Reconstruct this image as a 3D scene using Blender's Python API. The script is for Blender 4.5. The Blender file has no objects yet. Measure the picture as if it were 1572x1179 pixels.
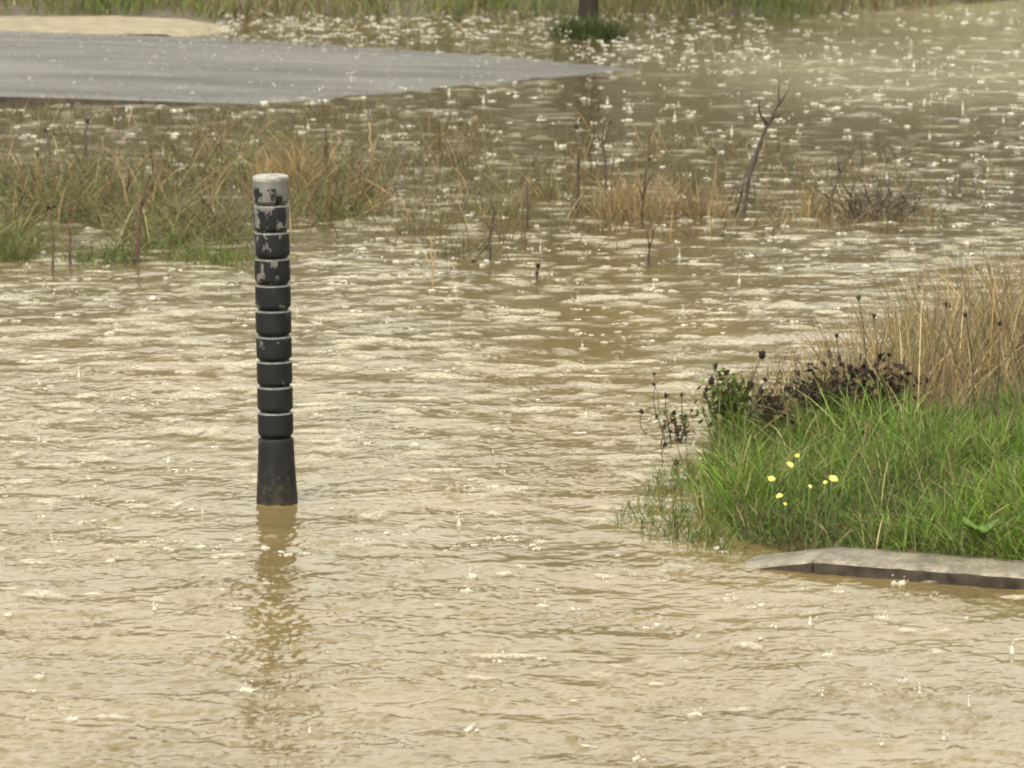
import bpy, bmesh, math, random
import numpy as np
from mathutils import Vector, Matrix

S = bpy.context.scene
COL = S.collection
R = math.radians
random.seed(7)
rng = np.random.default_rng(11)

# ------------------------------------------------------------------ camera, sky, sun, exposure
FPX, CX, CY = 7600.0, 786.0, 589.5
PITCH = R(8.12)
CAMH = 2.36
cd = bpy.data.cameras.new('camera')
cam = bpy.data.objects.new('camera', cd)
COL.objects.link(cam)
cd.sensor_width = 36.0
cd.lens = 36.0 * FPX / 1572.0
cd.clip_start, cd.clip_end = 0.1, 3000.0
cam.location = (0, 0, CAMH)
cam.rotation_euler = (math.pi / 2 - PITCH, 0, 0)
cd.dof.use_dof = True
cd.dof.focus_distance = 14.4
cd.dof.aperture_fstop = 12.0
S.camera = cam

SUN_EL, SUN_AZ = R(52), R(205)
w = bpy.data.worlds.new('World')
S.world = w
w.use_nodes = True
nt = w.node_tree
for n in list(nt.nodes):
    nt.nodes.remove(n)
sky = nt.nodes.new('ShaderNodeTexSky')
sky.sky_type = 'NISHITA'
sky.sun_disc = False
sky.sun_elevation = SUN_EL
sky.sun_rotation = SUN_AZ
sky.air_density = 1.0
sky.dust_density = 4.0
hs = nt.nodes.new('ShaderNodeHueSaturation')
hs.inputs['Saturation'].default_value = 0.08
tint = nt.nodes.new('ShaderNodeMixRGB')
tint.blend_type = 'MULTIPLY'
tint.inputs[0].default_value = 1.0
tint.inputs[2].default_value = (1.0, 0.962, 0.815, 1)
bg = nt.nodes.new('ShaderNodeBackground')
bg.inputs[1].default_value = 0.15
wo = nt.nodes.new('ShaderNodeOutputWorld')
nt.links.new(sky.outputs[0], hs.inputs['Color'])
nt.links.new(hs.outputs[0], tint.inputs[1])
nt.links.new(tint.outputs[0], bg.inputs[0])
nt.links.new(bg.outputs[0], wo.inputs[0])

sl = bpy.data.lights.new('sun', 'SUN')
sl.energy = 0.5
sl.angle = R(25)
sl.color = (1.0, 0.95, 0.85)
so = bpy.data.objects.new('sun', sl)
COL.objects.link(so)
# direction towards the sun, as the sky texture counts it
sd = Vector((math.sin(SUN_AZ) * math.cos(SUN_EL), math.cos(SUN_AZ) * math.cos(SUN_EL), math.sin(SUN_EL)))
so.rotation_euler = sd.to_track_quat('Z', 'Y').to_euler()
so.location = sd * 50
S.view_settings.view_transform = 'Standard'
S.view_settings.look = 'None'
S.view_settings.exposure = 1.52
S.cycles.filter_width = 1.9


def at(px, py, z=0.0):
    """point on the level z seen at a pixel of the 1572 x 1179 photograph"""
    a = (px - CX) / FPX
    b = (CY - py) / FPX
    dy = math.cos(PITCH) + b * math.sin(PITCH)
    dz = -math.sin(PITCH) + b * math.cos(PITCH)
    t = (z - CAMH) / dz
    return Vector((a * t, dy * t, z))


def up(px, py, y):
    """point at distance y seen at a pixel (for the tips of plants)"""
    a = (px - CX) / FPX
    b = (CY - py) / FPX
    dy = math.cos(PITCH) + b * math.sin(PITCH)
    dz = -math.sin(PITCH) + b * math.cos(PITCH)
    t = y / dy
    return Vector((a * t, y, CAMH + dz * t))


# ------------------------------------------------------------------ helpers
def tag(o, label=None, cat=None, group=None, kind=None):
    if label: o['label'] = label
    if cat: o['category'] = cat
    if group: o['group'] = group
    if kind: o['kind'] = kind
    return o


def empty(name, loc, label, cat, group=None):
    o = bpy.data.objects.new(name, None)
    o.empty_display_size = 0.1
    COL.objects.link(o)
    o.location = loc
    return tag(o, label, cat, group)


def link_mesh(name, me, mat, parent=None, smooth=True):
    o = bpy.data.objects.new(name, me)
    COL.objects.link(o)
    if mat: me.materials.append(mat)
    if smooth and len(me.polygons):
        me.polygons.foreach_set('use_smooth', np.ones(len(me.polygons), dtype=bool))
    if parent: o.parent = parent
    return o


def np_mesh(name, verts, quads=None, tris=None, colors=None):
    """mesh from numpy arrays"""
    me = bpy.data.meshes.new(name)
    me.vertices.add(len(verts))
    me.vertices.foreach_set('co', np.ascontiguousarray(verts, dtype=np.float32).ravel())
    idx, starts, tot, n = [], [], [], 0
    if quads is not None and len(quads):
        idx.append(quads.ravel()); starts.append(n + 4 * np.arange(len(quads))); n += quads.size
    if tris is not None and len(tris):
        idx.append(tris.ravel()); starts.append(n + 3 * np.arange(len(tris))); n += tris.size
    idx = np.concatenate(idx).astype(np.int32)
    starts = np.concatenate(starts).astype(np.int32)
    me.loops.add(len(idx))
    me.loops.foreach_set('vertex_index', idx)
    me.polygons.add(len(starts))
    me.polygons.foreach_set('loop_start', starts)
    me.update(calc_edges=True)
    if colors is not None:
        ca = me.color_attributes.new('tint', 'FLOAT_COLOR', 'POINT')
        c = np.ones((len(verts), 4), dtype=np.float32)
        c[:, :3] = colors
        ca.data.foreach_set('color', c.ravel())
    return me


def bm_obj(name, bm, mat, parent=None, smooth=True):
    me = bpy.data.meshes.new(name)
    bmesh.ops.recalc_face_normals(bm, faces=bm.faces)
    bm.to_mesh(me)
    bm.free()
    return link_mesh(name, me, mat, parent, smooth)


def tube(bm, pts, radii, n=6, cap=True):
    """tapered tube along a poly-line"""
    pts = [Vector(p) for p in pts]
    rings = []
    for i, p in enumerate(pts):
        d = (pts[min(i + 1, len(pts) - 1)] - pts[max(i - 1, 0)]).normalized()
        a = d.orthogonal().normalized() if abs(d.z) < 0.6 else Vector((1, 0, 0)).cross(d).normalized()
        b = d.cross(a).normalized()
        r = radii[i] if hasattr(radii, '__len__') else radii
        rings.append([bm.verts.new(p + a * (r * math.cos(2 * math.pi * k / n)) + b * (r * math.sin(2 * math.pi * k / n))) for k in range(n)])
    for r0, r1 in zip(rings, rings[1:]):
        for k in range(n):
            bm.faces.new((r0[k], r0[(k + 1) % n], r1[(k + 1) % n], r1[k]))
    if cap:
        bm.faces.new(rings[0][::-1])
        bm.faces.new(rings[-1])


def blob(bm, c, rx, ry, rz, axis=None, seg=8, rough=0.0):
    m = Matrix.Translation(c)
    if axis is not None:
        m = m @ Vector(axis).to_track_quat('Z', 'Y').to_matrix().to_4x4()
    m = m @ Matrix.Diagonal((rx, ry, rz, 1))
    r = bmesh.ops.create_uvsphere(bm, u_segments=seg, v_segments=max(4, seg - 2), radius=1, matrix=m)
    if rough:
        for v in r['verts']:
            v.co = Vector(c) + (v.co - Vector(c)) * (1 + random.uniform(-rough, rough))


def wobble(p0, p1, n=5, amp=0.01):
    p0, p1 = Vector(p0), Vector(p1)
    out = []
    for i in range(n + 1):
        t = i / n
        q = p0.lerp(p1, t)
        if 0 < i < n:
            q += Vector((random.uniform(-1, 1), random.uniform(-1, 1), random.uniform(-.3, .3))) * amp
        out.append(q)
    return out


def poly_sd(x, y, poly):
    """signed distance to a polygon, positive inside"""
    d = np.full(x.shape, 1e9)
    inside = np.zeros(x.shape, dtype=bool)
    n = len(poly)
    for i in range(n):
        ax, ay = poly[i]
        bx, by = poly[(i + 1) % n]
        ex, ey = bx - ax, by - ay
        t = np.clip(((x - ax) * ex + (y - ay) * ey) / (ex * ex + ey * ey), 0, 1)
        d = np.minimum(d, np.hypot(x - ax - t * ex, y - ay - t * ey))
        c = ((ay > y) != (by > y)) & (x < ax + (y - ay) * ex / (ey if abs(ey) > 1e-9 else 1e-9))
        inside ^= c
    return np.where(inside, d, -d)


def smooth01(t):
    t = np.clip(t, 0, 1)
    return t * t * (3 - 2 * t)


def noise_tile(N, L, lo, hi, slope=0.8, seed=0, ybias=0.0):
    """periodic random wave field: wavelengths lo..hi, normalised to unit rms slope"""
    g = np.random.default_rng(seed)
    f = np.fft.fftfreq(N, L / N)
    fx, fy = np.meshgrid(f, f)
    k = np.hypot(fx, fy)
    k[0, 0] = 1e-6
    lam = 1 / k
    amp = np.where((lam > lo) & (lam < hi), lam ** (1 + slope), 0)
    ang = np.abs(fy) / k
    amp = amp * (1 - ybias + ybias * ang ** 2)
    spec = amp * (g.normal(size=(N, N)) + 1j * g.normal(size=(N, N)))
    h = np.real(np.fft.ifft2(spec))
    gy, gx = np.gradient(h, L / N)
    return h / np.sqrt(np.mean(gx ** 2 + gy ** 2))


def sample_tile(h, L, x, y, ang=0.0, ox=0.0, oy=0.0):
    N = h.shape[0]
    c, s = math.cos(ang), math.sin(ang)
    u = ((x * c - y * s + ox) / L * N) % N
    v = ((x * s + y * c + oy) / L * N) % N
    i, j = np.floor(u).astype(np.int32), np.floor(v).astype(np.int32)
    fu, fv = u - i, v - j
    i %= N; j %= N
    i1, j1 = (i + 1) % N, (j + 1) % N
    return (h[j, i] * (1 - fu) + h[j, i1] * fu) * (1 - fv) + (h[j1, i] * (1 - fu) + h[j1, i1] * fu) * fv


# ------------------------------------------------------------------ materials
def mat_new(name):
    m = bpy.data.materials.new(name)
    m.use_nodes = True
    t = m.node_tree
    b = t.nodes['Principled BSDF']
    return m, t, b


def noise_node(t, scale, detail=4, rough=0.55, coord='Object', stretch=None):
    tc = t.nodes.new('ShaderNodeTexCoord')
    n = t.nodes.new('ShaderNodeTexNoise')
    n.inputs['Scale'].default_value = scale
    n.inputs['Detail'].default_value = detail
    n.inputs['Roughness'].default_value = rough
    if stretch:
        mp = t.nodes.new('ShaderNodeMapping')
        mp.inputs['Scale'].default_value = stretch
        t.links.new(tc.outputs[coord], mp.inputs['Vector'])
        t.links.new(mp.outputs[0], n.inputs['Vector'])
    else:
        t.links.new(tc.outputs[coord], n.inputs['Vector'])
    return n


def ramp(t, src, stops):
    r = t.nodes.new('ShaderNodeValToRGB')
    e = r.color_ramp.elements
    while len(e) < len(stops):
        e.new(0.5)
    for i, (p, c) in enumerate(stops):
        e[i].position = p
        e[i].color = (*c, 1) if len(c) == 3 else c
    t.links.new(src, r.inputs['Fac'])
    return r


def bump(t, b, src, strength, dist):
    n = t.nodes.new('ShaderNodeBump')
    n.inputs['Strength'].default_value = strength
    n.inputs['Distance'].default_value = dist
    t.links.new(src, n.inputs['Height'])
    t.links.new(n.outputs[0], b.inputs['Normal'])
    return n


def m_noise(name, c0, c1, scale, rough=0.7, bstr=0.3, bdist=0.01, coat=0.0, lo=0.35, hi=0.65, stretch=None, detail=5, spec=0.5):
    m, t, b = mat_new(name)
    b.inputs['Specular IOR Level'].default_value = spec
    n = noise_node(t, scale, detail, stretch=stretch)
    r = ramp(t, n.outputs['Fac'], [(lo, c0), (hi, c1)])
    t.links.new(r.outputs[0], b.inputs['Base Color'])
    b.inputs['Roughness'].default_value = rough
    b.inputs['Coat Weight'].default_value = coat
    b.inputs['Coat Roughness'].default_value = 0.15
    if bstr: bump(t, b, n.outputs['Fac'], bstr, bdist)
    return m


def m_tint(name, rough=0.55, transl=0.3):
    """leaf and blade material: the colour of each blade comes from its own tint attribute"""
    m, t, b = mat_new(name)
    a = t.nodes.new('ShaderNodeAttribute')
    a.attribute_name = 'tint'
    t.links.new(a.outputs['Color'], b.inputs['Base Color'])
    b.inputs['Roughness'].default_value = rough
    b.inputs['Specular IOR Level'].default_value = 0.35
    tr = t.nodes.new('ShaderNodeBsdfTranslucent')
    t.links.new(a.outputs['Color'], tr.inputs['Color'])
    mx = t.nodes.new('ShaderNodeMixShader')
    mx.inputs[0].default_value = transl
    out = t.nodes['Material Output']
    t.links.new(b.outputs[0], mx.inputs[1])
    t.links.new(tr.outputs[0], mx.inputs[2])
    t.links.new(mx.outputs[0], out.inputs['Surface'])
    return m


# flood water: opaque silt under a clear reflecting skin
def m_water():
    m, t, b = mat_new('muddy_water')
    a = t.nodes.new('ShaderNodeAttribute')
    a.attribute_name = 'tint'
    n = noise_node(t, 1.1, 5, 0.6)
    mx = t.nodes.new('ShaderNodeMixRGB')
    mx.blend_type = 'MULTIPLY'
    mx.inputs[0].default_value = 1.0
    r = ramp(t, n.outputs['Fac'], [(0.3, (.82, .82, .80)), (0.7, (1.15, 1.12, 1.08))])
    t.links.new(a.outputs['Color'], mx.inputs[1])
    t.links.new(r.outputs[0], mx.inputs[2])
    t.links.new(mx.outputs[0], b.inputs['Base Color'])
    b.inputs['Roughness'].default_value = 0.12
    b.inputs['IOR'].default_value = 1.38
    n2 = noise_node(t, 38, 3, 0.5)
    bump(t, b, n2.outputs['Fac'], 0.25, 0.004)
    return m


M = {}
M['water'] = m_water()
M['mud'] = m_noise('wet_mud', (.035, .026, .014), (.09, .068, .036), 6, 0.45, 0.5, 0.02)
M['sand'] = m_noise('wet_sand', (.165, .138, .088), (.26, .222, .15), 9, 0.6, 0.4, 0.01)
M['blade'] = m_tint('grass_blade')
M['stem'] = m_noise('dead_stem', (.014, .009, .006), (.050, .032, .018), 30, 0.6, 0.3, 0.002)
M['redstem'] = m_noise('reddish_stem', (.032, .014, .009), (.085, .042, .024), 30, 0.6, 0.3, 0.002)
M['tanstem'] = m_noise('straw_stem', (.16, .11, .05), (.32, .23, .11), 30, 0.6, 0.3, 0.002)
M['head'] = m_noise('dark_seed_head', (.008, .006, .006), (.035, .022, .018), 90, 0.8, 0.6, 0.003, spec=0.15)
M['petal'] = m_noise('yellow_petal', (.58, .49, .06), (.72, .66, .20), 60, 0.5, 0.1, 0.001)
M['greenstem'] = m_noise('green_stem', (.04, .09, .02), (.08, .15, .03), 30, 0.5, 0.2, 0.002)
M['bark'] = m_noise('wet_bark', (.005, .004, .0025), (.020, .016, .009), 18, 0.7, 0.8, 0.01, stretch=(1, 1, .2), spec=0.2)


def m_road():
    m, t, b = mat_new('wet_asphalt')
    n = noise_node(t, 22, 7, 0.9)
    n2 = noise_node(t, 1.0, 6, 0.68, stretch=(.42, 1.8, 1))
    r = ramp(t, n.outputs['Fac'], [(0.36, (.034, .033, .033)), (0.64, (.148, .143, .141))])
    mx = t.nodes.new('ShaderNodeMixRGB')
    mx.blend_type = 'MULTIPLY'
    mx.inputs[0].default_value = 1
    r2 = ramp(t, n2.outputs['Fac'], [(0.36, (.55, .54, .53)), (0.50, (.88, .86, .85)), (0.64, (1.15, 1.12, 1.10))])
    t.links.new(r.outputs[0], mx.inputs[1]); t.links.new(r2.outputs[0], mx.inputs[2])
    t.links.new(mx.outputs[0], b.inputs['Base Color'])
    rr = ramp(t, n2.outputs['Fac'], [(0.35, (.60, .60, .60)), (0.65, (.30, .30, .30))])
    t.links.new(rr.outputs[0], b.inputs['Roughness'])
    b.inputs['Specular IOR Level'].default_value = 0.6
    bump(t, b, n.outputs['Fac'], 0.6, 0.006)
    return m
M['road'] = m_road()


def m_bollard():
    """black moulded plastic; grey paint is left on it in flakes, most of it near the top"""
    m, t, b = mat_new('worn_bollard_paint')
    tc = t.nodes.new('ShaderNodeTexCoord')
    sx = t.nodes.new('ShaderNodeSeparateXYZ')
    t.links.new(tc.outputs['Object'], sx.inputs[0])
    n = noise_node(t, 34, 4, 0.66, stretch=(1, 1, .6))
    mr = t.nodes.new('ShaderNodeMapRange')
    mr.inputs['From Min'].default_value = 0.50
    mr.inputs['From Max'].default_value = 0.955
    mr.inputs['To Min'].default_value = -0.16
    mr.inputs['To Max'].default_value = 0.085
    mr.clamp = True
    t.links.new(sx.outputs['Z'], mr.inputs['Value'])
    ad = t.nodes.new('ShaderNodeMath'); ad.operation = 'ADD'
    t.links.new(n.outputs['Fac'], ad.inputs[0]); t.links.new(mr.outputs[0], ad.inputs[1])
    mask = ramp(t, ad.outputs[0], [(0.503, (0, 0, 0)), (0.527, (1, 1, 1))])
    n2 = noise_node(t, 20, 4)
    pc = ramp(t, n2.outputs['Fac'], [(0.3, (.075, .072, .069)), (0.7, (.145, .140, .135))])
    kc = ramp(t, n2.outputs['Fac'], [(0.3, (.0055, .006, .007)), (0.7, (.0105, .0115, .0135))])
    mx = t.nodes.new('ShaderNodeMixRGB')
    t.links.new(mask.outputs[0], mx.inputs[0])
    t.links.new(kc.outputs[0], mx.inputs[1]); t.links.new(pc.outputs[0], mx.inputs[2])
    # dried silt low on the sleeve, in splashes
    n3 = noise_node(t, 60, 5, 0.7)
    mz = t.nodes.new('ShaderNodeMapRange')
    mz.inputs['From Min'].default_value = 0.0
    mz.inputs['From Max'].default_value = 0.22
    mz.inputs['To Min'].default_value = 0.16
    mz.inputs['To Max'].default_value = -0.10
    t.links.new(sx.outputs['Z'], mz.inputs['Value'])
    am = t.nodes.new('ShaderNodeMath'); am.operation = 'ADD'
    t.links.new(n3.outputs['Fac'], am.inputs[0]); t.links.new(mz.outputs[0], am.inputs[1])
    mm = ramp(t, am.outputs[0], [(0.54, (0, 0, 0)), (0.74, (.55, .55, .55))])
    m3 = t.nodes.new('ShaderNodeMixRGB')
    m3.inputs[2].default_value = (.055, .042, .024, 1)
    t.links.new(mm.outputs[0], m3.inputs[0]); t.links.new(mx.outputs[0], m3.inputs[1])
    t.links.new(m3.outputs[0], b.inputs['Base Color'])
    b.inputs['Roughness'].default_value = 0.55
    b.inputs['Specular IOR Level'].default_value = 0.16
    bump(t, b, mask.outputs[0], 0.25, 0.002)
    return m
M['bollard'] = m_bollard()
M['rim'] = m_noise('sky_paled_rim', (.06, .06, .06), (.17, .168, .165), 60, 0.5, 0.2, 0.001)  # leftover paint on the ledges, with the sky's catchlight put into the colour
M['cap'] = m_noise('pale_cap_paint', (.13, .125, .115), (.32, .31, .29), 45, 0.45, 0.2, 0.001)


def m_kerb():
    m, t, b = mat_new('wet_kerb_concrete')
    n = noise_node(t, 70, 5, 0.65)
    n2 = noise_node(t, 9, 6, 0.68)
    r = ramp(t, n.outputs['Fac'], [(0.3, (.095, .084, .067)), (0.68, (.26, .233, .19))])
    r2 = ramp(t, n2.outputs['Fac'], [(0.36, (.45, .42, .38)), (0.6, (1.1, 1.08, 1.05))])
    mx = t.nodes.new('ShaderNodeMixRGB'); mx.blend_type = 'MULTIPLY'; mx.inputs[0].default_value = 1
    t.links.new(r.outputs[0], mx.inputs[1]); t.links.new(r2.outputs[0], mx.inputs[2])
    t.links.new(mx.outputs[0], b.inputs['Base Color'])
    b.inputs['Roughness'].default_value = 0.45
    bump(t, b, n.outputs['Fac'], 0.5, 0.004)
    return m
M['kerb'] = m_kerb()


def m_dark_face():
    return m_noise('dark_kerb_face', (.013, .0095, .007), (.042, .032, .023), 22, 0.75, 0.5, 0.004, spec=0.15)  # dark brown fronts of the kerb stones and road edges
M['kerbface'] = m_dark_face()


def m_splash():
    m, t, b = mat_new('splash_water')
    b.inputs['Base Color'].default_value = (.54, .52, .455, 1)
    b.inputs['Roughness'].default_value = 0.15
    b.inputs['IOR'].default_value = 1.33
    tr = t.nodes.new('ShaderNodeBsdfTransparent')
    mx = t.nodes.new('ShaderNodeMixShader')
    mx.inputs[0].default_value = 0.40
    out = t.nodes['Material Output']
    t.links.new(b.outputs[0], mx.inputs[1]); t.links.new(tr.outputs[0], mx.inputs[2])
    t.links.new(mx.outputs[0], out.inputs['Surface'])
    return m
M['splash'] = m_splash()

# ------------------------------------------------------------------ terrain
P2 = lambda px, py, z=0: tuple(at(px, py, z)[:2])
BANK = [P2(1235, 858), P2(1120, 828), P2(1072, 770), P2(1075, 690), P2(1120, 640), P2(1260, 600), P2(1572, 545), (4.2, 16.9), (4.2, 12.2), P2(1572, 872, .03)]
MOUND = [(-4.5, 20.3), P2(0, 402), P2(150, 400), P2(380, 396), P2(520, 360), P2(620, 320), P2(600, 270), P2(420, 210), P2(200, 260), P2(0, 270), (-4.5, 24)]
MIDM = [P2(870, 330), P2(1110, 330), P2(1120, 300), P2(900, 300)]
SHORE = [(-60, 33.0), P2(-60, 42), P2(330, 42), P2(380, 27), P2(700, 27), P2(1000, 22), P2(1180, 24), P2(1330, 13), P2(1572, -2), (9, 38), (40, 46), (70, 60), (70, 420), (-70, 420)]
RC, RX1, RX0 = 30.15, 0.72, -3.15      # centre line of the road, where it goes under, where it is widest


def road_z(x, y):
    t = np.clip((RX1 - x) / (RX1 - RX0), -2, 1.3)
    v = np.abs(y - RC)
    half = 2.55 * np.where(t > 0, np.clip(t, 0, 1) ** 0.68, 0)
    return 0.128 * np.sign(t) * np.abs(t) ** 0.9 + 0.001 - np.where(y > RC, 0.034, 0.030) * v


def ground_z(x, y):
    x = np.asarray(x, float); y = np.asarray(y, float)
    z = np.full(x.shape, -0.24)
    d = poly_sd(x, y, BANK)
    z = np.maximum(z, -0.24 + 0.272 * smooth01((d + 0.12) / 0.2) + 0.05 * smooth01((d - .1) / .6))
    d = poly_sd(x, y, MOUND)
    z = np.maximum(z, -0.24 + 0.225 * smooth01((d + 0.5) / 0.8))
    d = poly_sd(x, y, MIDM)
    z = np.maximum(z, -0.24 + 0.225 * smooth01((d + 0.4) / 0.5))
    d = poly_sd(x, y, SHORE)
    z = np.maximum(z, -0.10 + 0.125 * smooth01((d + 0.6) / 0.8) + 0.07 * np.clip(d, 0, 200) ** 0.9)
    rz = road_z(x, y) - 0.045
    z = np.where((np.abs(y - RC) < 3.0) & (x < 1.5), np.maximum(z, np.maximum(rz, -0.24)), z)
    return z


def axis(parts):
    out = []
    for a, b, s0, s1 in parts:
        v = a
        while v < b - 1e-6:
            out.append(v)
            f = (v - a) / (b - a)
            v += s0 + (s1 - s0) * f
    out.append(parts[-1][1])
    return np.array(out)


def tensor(xs, ys):
    X, Y = np.meshgrid(xs, ys)
    nx, ny = len(xs), len(ys)
    i = np.arange(nx * ny).reshape(ny, nx)
    q = np.stack([i[:-1, :-1], i[:-1, 1:], i[1:, 1:], i[1:, :-1]], -1).reshape(-1, 4)
    return X, Y, q


gx = axis([(-400, -8, 40, 2), (-8, -5, .3, .08), (-5, 5, .06, .06), (5, 8, .08, .3), (8, 400, 2, 40)])
gy = axis([(-40, 9, 4, .5), (9, 40, .06, .10), (40, 60, .3, 2), (60, 600, 4, 40)])
X, Y, q = tensor(gx, gy)
tex = noise_tile(512, 10.24, 0.10, 2.0, 0.6, 3)
Z = ground_z(X, Y) + sample_tile(tex, 10.24, X, Y, 0.3) * 0.02 * (np.abs(X) < 8)
me = np_mesh('ground', np.stack([X, Y, Z], -1).reshape(-1, 3), q)
tag(link_mesh('ground', me, M['mud']), kind='structure')

# ------------------------------------------------------------------ water
wx = axis([(-400, -10, 60, 2), (-10, -4.6, .4, .05), (-4.6, -1.6, .018, .0085), (-1.6, 1.6, .0085, .0085), (1.6, 4.6, .0085, .018), (4.6, 10, .05, .4), (10, 400, 2, 60)])
wy = axis([(-40, 8, 4, .4), (8, 10.2, .3, .012), (10.2, 16, .0105, .013), (16, 24, .013, .022), (24, 37, .022, .04), (37, 45, .05, .5), (45, 300, 2, 30)])
X, Y, q = tensor(wx, wy)
near = ((np.abs(X) < 5) & (Y > 9.5) & (Y < 38)).astype(float)
tA = noise_tile(1024, 12.0, 0.10, 0.55, 0.75, 21, 0.12)
tB = noise_tile(1024, 7.0, 0.03, 0.12, 0.2, 22, 0.0)
tM = noise_tile(512, 16.0, 0.5, 4.0, 0.8, 23)
tM = tM / tM.std()
mod = np.clip(1.0 + 0.35 * sample_tile(tM, 16.0, X, Y, 0.5), 0.35, 1.9)
# the shallow stream running over the drowned road is choppier
flow = np.exp(-((Y - (30.3 - 0.15 * X)) / 2.6) ** 2) * smooth01((X - 0.4) / 1.6)
nearness = smooth01((17.5 - Y) / 6.5)
far2 = smooth01((Y - 18) / 7)
tP = noise_tile(1024, 11.0, 0.14, 0.6, 1.0, 61)
tP = tP / tP.std()
patch = smooth01((sample_tile(tP, 11.0, X, Y, 0.7) - 0.15) / 0.9)
patch = patch * (1 - nearness) * (1 - .6 * np.clip(flow, 0, 1)) + .5 * nearness + .3 * np.clip(flow, 0, 1)
slA = 0.030 - 0.004 * far2 + 0.012 * nearness + 0.01 * flow
slB = (0.018 + 0.060 * patch) * (1 - .3 * far2) + 0.022 * nearness + 0.05 * flow
H = sample_tile(tA, 12.0, X, Y, 0.2) * slA * 0.75 + sample_tile(tA, 12.0, X, Y, 1.13, 3, 5) * slA * 0.35
H += (sample_tile(tB, 7.0, X, Y, 0.1) * 0.8 + sample_tile(tB, 7.0, X, Y, 0.9, 2, 1) * 0.4) * slB * mod
tC = noise_tile(512, 14.0, 0.25, 1.3, 0.8, 29, 0.8)
H += sample_tile(tC, 14.0, X, Y, 0.15) * (0.020 * flow + 0.010)
H *= near


def ring(cx, cy, r, a, lam, wid):
    e = r + 2.4 * wid
    i0, i1 = np.searchsorted(wx, (cx - e, cx + e))
    j0, j1 = np.searchsorted(wy, (cy - e, cy + e))
    if i1 - i0 < 2 or j1 - j0 < 2:
        return
    dx = wx[i0:i1][None, :] - cx
    dy = wy[j0:j1][:, None] - cy
    d = np.hypot(dx, dy) - r
    H[j0:j1, i0:i1] += a * np.cos(2 * math.pi * d / lam) * np.exp(-(d / wid) ** 2)


DROPS = []
g = np.random.default_rng(5)
for _ in range(9000):
    y = 10.2 + 27 * g.random()
    x = (g.random() * 2 - 1) * (0.11 * y + 0.3)
    DROPS.append((x, y))
    r = 0.012 + 0.10 * g.random() ** 1.6
    ring(x, y, r, (0.0016 * (0.03 / (r + 0.02)) ** 0.7 + 0.0003) * g.uniform(.5, 1.3) * (1.35 if y < 17 else 1.0), g.uniform(.022, .034), g.uniform(.014, .022))
# a few wide rings that read clearly on the near water
for px, py, r, a in [(1000, 975, .21, .0016), (60, 792, .22, .0018), (1180, 1000, .12, .0015), (700, 1090, .10, .0014), (1330, 1060, .14, .0012), (880, 960, .10, .0014), (250, 1020, .12, .0013), (560, 900, .1, .0014)]:
    p = at(px, py)
    ring(p.x, p.y, r, a, .045, .028)
# small run-up ring where the water laps round the post
BP = at(425.5, 772)
ring(BP.x, BP.y, .066, .0022, .05, .02)

# silt: paler and yellower close by, darker and greener among the drowned grass
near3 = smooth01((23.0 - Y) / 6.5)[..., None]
silt_mist = np.array([.062, .046, .019]) * (1 - near3) + np.array([.147, .110, .049]) * near3
mist3 = np.clip(flow * 1.0 + smooth01((Y - 30) / 5) * smooth01((X - 1.5) / 2), 0, 1)[..., None]
silt_mist = silt_mist * (1 - mist3) + np.array([.235, .212, .148]) * mist3  # muddy stream, paled further by rain haze painted into the water colour
me = np_mesh('water', np.stack([X, Y, H], -1).reshape(-1, 3), q, colors=silt_mist.reshape(-1, 3))
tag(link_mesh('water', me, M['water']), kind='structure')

# ------------------------------------------------------------------ road and sandy path beyond it
xs = axis([(-40, -5, 3, .3), (-5, 1.6, .05, .05)])
ys = axis([(RC - 2.55, RC + 2.55, .05, .05)])
X, Y, q = tensor(xs, ys)
Z = road_z(X, Y) + sample_tile(tex, 10.24, X, Y, 1.0) * 0.0022
n = X.size
V = np.stack([X, Y, Z], -1).reshape(-1, 3)
ny, nx = X.shape
skirt = np.concatenate([np.stack([X[0], Y[0] - .10, Z[0] - .12], -1), np.stack([X[-1], Y[-1] + .01, Z[-1] - .12], -1)])
i = np.arange(nx - 1)
q2 = np.concatenate([q, np.stack([i + n, i + n + 1, i + 1, i], -1), np.stack([(ny - 1) * nx + i, (ny - 1) * nx + i + 1, n + nx + i + 1, n + nx + i], -1)])
me = np_mesh('road', np.concatenate([V, skirt]), q2)
ro = tag(link_mesh('road', me, M['road']), kind='structure')
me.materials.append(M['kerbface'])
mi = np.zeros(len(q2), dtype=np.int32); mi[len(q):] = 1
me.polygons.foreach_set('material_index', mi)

SAND = [(-9, 32.78), (-4, 32.78), P2(0, 59.5), P2(150, 60), P2(262, 60), P2(345, 47), P2(300, 40.5), P2(180, 37), P2(0, 37.5), (-4, 34.4), (-9, 34.4)]
xs = axis([(-9, -1.4, .04, .04)]); ys = axis([(32.7, 34.7, .035, .035)])
X, Y, q = tensor(xs, ys)
d = poly_sd(X, Y, SAND) + sample_tile(tex, 10.24, X, Y, .7, 1, 1) * .15
Z = np.maximum(ground_z(X, Y), 0.0) * 0 + 0.060 * smooth01((d + .10) / .22) - 0.02 + sample_tile(tex, 10.24, X, Y, 0.2) * .006
keep = (d.ravel()[q].max(1) > -0.1)
me = np_mesh('path', np.stack([X, Y, Z + 0.02 * (Y - 32.7)], -1).reshape(-1, 3), q[keep])
tag(link_mesh('path', me, M['sand']), kind='structure')

# ------------------------------------------------------------------ striped bollard
LEAN = (Matrix.Rotation(R(-0.75), 4, 'Y')).to_euler()
bol = empty('bollard', (BP.x, BP.y, 0), 'black ribbed plastic bollard with flaking grey paint standing in the flood water', 'bollard')
bol.rotation_euler = LEAN


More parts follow.
